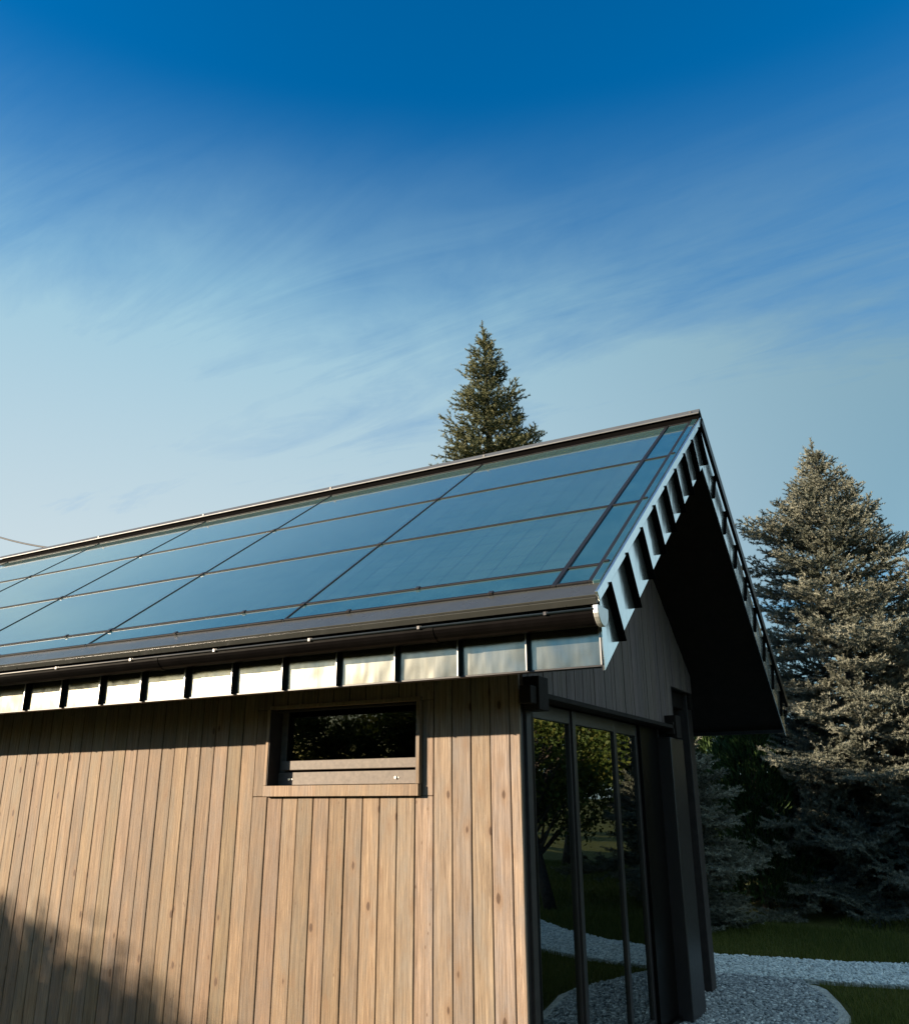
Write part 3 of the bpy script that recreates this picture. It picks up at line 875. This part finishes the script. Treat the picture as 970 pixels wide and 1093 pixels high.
# service cable from the ridge end to its pole
pole = empty('utility_pole', (-17., 6.64, 0), 'grey wooden utility pole carrying the cable left of the house', 'pole')
b = MB(); b.tube([(0, 0, -.1), (0, 0, 7.9)], [.13, .09], 12); b.build('shaft', M['pole'], pole, smooth=True)
b = MB(); b.box(.10, .19, -.6, .6, 7.46, 7.56); arm = b.build('crossarm', M['pole'], pole, bevel=.01)
for yi in (-.5, -.2, .2, .5):
    b = MB(); b.tube([(.145, yi, 7.56), (.145, yi, 7.62), (.145, yi, 7.63), (.145, yi, 7.68), (.145, yi, 7.70)], [.012, .012, .035, .035, .015], 10); b.build('insulator', M['zinc'], arm, smooth=True)
b = MB(); p0, p1 = Vector((-16.86, 6.44, 7.67)), Vector((-7.85, YR + .05, zr + G + .07))
b.tube([p0.lerp(p1, i / 30) - Vector((0, 0, .12 * 4 * (i / 30) * (1 - i / 30))) for i in range(31)], .014, 6)
cab = b.build('overhead_cable', M['cable'], smooth=True)
cab['label'] = 'thin dark overhead cable reaching the far left end of the ridge'; cab['category'] = 'cable'

# ------------------------------------------------------------------ SKY, SUN
w = bpy.data.worlds.new('World'); scene.world = w; w.use_nodes = True
nt = w.node_tree; nt.nodes.clear()
def wn(typ, ins=None, **pr):
    nd = nt.nodes.new(typ)
    for k, v in pr.items(): setattr(nd, k, v)
    for k, v in (ins or {}).items():
        if isinstance(v, bpy.types.NodeSocket): nt.links.new(v, nd.inputs[k])
        else: nd.inputs[k].default_value = v
    return nd
def wm(op, a, b_=0., clamp=False): return wn('ShaderNodeMath', {0: a, 1: b_}, operation=op, use_clamp=clamp).outputs[0]
sky = wn('ShaderNodeTexSky', sky_type='NISHITA', sun_disc=False, sun_elevation=SUN_EL, sun_rotation=math.atan2(SUN.x, SUN.y) % (2 * math.pi),
         air_density=1.0, dust_density=.6, ozone_density=3.0, altitude=200.)
hs = wn('ShaderNodeHueSaturation', {'Saturation': 1.70, 'Value': 1.32, 'Hue': .501, 'Color': sky.outputs[0]})
tc = wn('ShaderNodeTexCoord').outputs['Generated']
sp = wn('ShaderNodeSeparateXYZ', {0: tc})
# thin high cloud: noise on a flat layer far above, thickest low in the north west
den = wm('ADD', wm('MAXIMUM', sp.outputs[2], 0.), .16)
cp = wn('ShaderNodeCombineXYZ', {0: wm('DIVIDE', sp.outputs[0], den), 1: wm('DIVIDE', sp.outputs[1], den), 2: 0.}).outputs[0]
cm = wn('ShaderNodeMapping', {'Vector': cp, 'Rotation': (0, 0, R(-32)), 'Scale': (.75, 1.4, 1.)}).outputs[0]
n1 = wn('ShaderNodeTexNoise', {'Vector': cm, 'Scale': 1.1, 'Detail': 7., 'Roughness': .58, 'Distortion': .5}).outputs['Fac']
n2 = wn('ShaderNodeTexNoise', {'Vector': cm, 'Scale': .45, 'Detail': 3., 'Roughness': .5}).outputs['Fac']
n3 = wn('ShaderNodeTexNoise', {'Vector': wn('ShaderNodeMapping', {'Vector': cp, 'Rotation': (0, 0, R(-24)), 'Scale': (.9, 4.2, 1.)}).outputs[0], 'Scale': 1.5, 'Detail': 9., 'Roughness': .66, 'Distortion': .9}).outputs['Fac']
wisp = wm('ADD', wn('ShaderNodeMapRange', {0: n3, 1: .36, 2: .70, 3: -.10, 4: .24}).outputs[0], wn('ShaderNodeMapRange', {0: n1, 1: .3, 2: .7, 3: -.20, 4: .58}).outputs[0])
wisp = wm('ADD', wisp, wn('ShaderNodeMapRange', {0: n2, 1: .3, 2: .7, 3: .42, 4: .80}).outputs[0])
wisp = wm('MAXIMUM', wisp, .08)
veil = wn('ShaderNodeMapRange', {0: sp.outputs[2], 1: .71, 2: .44, 3: .0, 4: 1.}, interpolation_type='SMOOTHSTEP').outputs[0]
def toward(x, y, lo, hi, a, b_):
    d = wn('ShaderNodeVectorMath', {0: tc, 1: (x, y, 0.)}, operation='DOT_PRODUCT').outputs['Value']
    return wn('ShaderNodeMapRange', {0: d, 1: lo, 2: hi, 3: a, 4: b_}, interpolation_type='SMOOTHSTEP').outputs[0]
def toward3(x, y, z, lo, hi, a, b_):
    d = wn('ShaderNodeVectorMath', {0: tc, 1: (x, y, z)}, operation='DOT_PRODUCT').outputs['Value']
    return wn('ShaderNodeMapRange', {0: d, 1: lo, 2: hi, 3: a, 4: b_}, interpolation_type='SMOOTHSTEP').outputs[0]
west = toward(-.85, .53, .25, .75, .78, .98)
north = toward(-.2, .98, -.25, .55, .10, 1.08)
fill_bank = wm('ADD', wm('MULTIPLY', toward(.5, .866, .82, .95, 0., .95), wn('ShaderNodeMapRange', {0: sp.outputs[2], 1: .7, 2: .35, 3: 0., 4: 1.}).outputs[0]), wm('MULTIPLY', toward(.95, .10, .40, .80, 0., .62), wisp))  # bright cloud added out of view, north east and east, as fill light
fill_bank = wm('ADD', fill_bank, toward3(.45, -.25, .857, .52, .84, 0., .85))  # unseen cloud added overhead to brighten the shaded ground and gable
low = wm('MULTIPLY', north, wn('ShaderNodeMapRange', {0: sp.outputs[2], 1: .52, 2: .18, 3: 0., 4: .42}).outputs[0])
fill_bank = wm('ADD', fill_bank, 0.)
fac = wm('MINIMUM', wm('ADD', wm('MULTIPLY', low, .55), wm('ADD', wm('MULTIPLY', wm('MULTIPLY', veil, wisp), wm('MULTIPLY', west, north)), fill_bank)), .90)
cwl = wn('ShaderNodeMix', {6: (4.0, 4.6, 4.7, 1), 7: (2.2, 3.8, 4.6, 1), 0: wn('ShaderNodeMapRange', {0: sp.outputs[2], 1: .26, 2: .54, 3: 0., 4: 1.}).outputs[0]}, data_type='RGBA').outputs[2]
cw = wn('ShaderNodeMix', {6: (1.5, 2.5, 2.95, 1), 7: cwl, 0: toward3(-.74, .50, .30, .50, .98, 0., 1.)}, data_type='RGBA').outputs[2]
cw = wn('ShaderNodeMix', {6: cw, 7: (3.7, 4.9, 5.3, 1), 0: wm('MINIMUM', fill_bank, 1.)}, data_type='RGBA').outputs[2]
cloudc = wn('ShaderNodeMix', {6: hs.outputs[0], 7: cw, 0: fac}, data_type='RGBA').outputs[2]
bg = wn('ShaderNodeBackground', {'Color': cloudc, 'Strength': .055})
ow = wn('ShaderNodeOutputWorld'); nt.links.new(bg.outputs[0], ow.inputs[0])

ld = bpy.data.lights.new('sun', 'SUN'); ld.energy = 5.0; ld.angle = R(.5); ld.color = (1., .815, .60)
lo = bpy.data.objects.new('sun', ld); col.objects.link(lo)
lo.rotation_euler = SUN.to_track_quat('Z', 'Y').to_euler(); lo.location = SUN * 60

# ------------------------------------------------------------------ CAMERA
cam = bpy.data.cameras.new('camera'); cam.sensor_fit = 'HORIZONTAL'; cam.sensor_width = 36.; cam.lens = 904.33 / 970 * 36.
cam.clip_end = 2000.; cam.clip_start = .05
co = bpy.data.objects.new('camera', cam); col.objects.link(co)
yaw, pitch, roll = .5019, .3237, -.0053
f = Vector((-math.sin(yaw) * math.cos(pitch), math.cos(yaw) * math.cos(pitch), math.sin(pitch)))
r0 = Vector((math.cos(yaw), math.sin(yaw), 0)); u0 = r0.cross(f)
r1 = r0 * math.cos(roll) + u0 * math.sin(roll); u1 = -r0 * math.sin(roll) + u0 * math.cos(roll)
mt = Matrix((r1, u1, -f)).transposed().to_4x4(); mt.translation = Vector((1.55195, -3.85718, -.99217 + G))
co.matrix_world = mt
scene.camera = co
vs_ = scene.view_settings
scene.display_settings.display_device = 'sRGB'
vs_.view_transform = 'Standard'; vs_.look = 'None'; vs_.gamma = 1.; vs_.exposure = 1.58; vs_.use_curve_mapping = False
scene.render.engine = 'CYCLES'
cy_ = scene.cycles
cy_.max_bounces = 8; cy_.diffuse_bounces = 3; cy_.glossy_bounces = 4; cy_.transparent_max_bounces = 12
cy_.use_denoising = True
cy_.sample_clamp_indirect = 6.
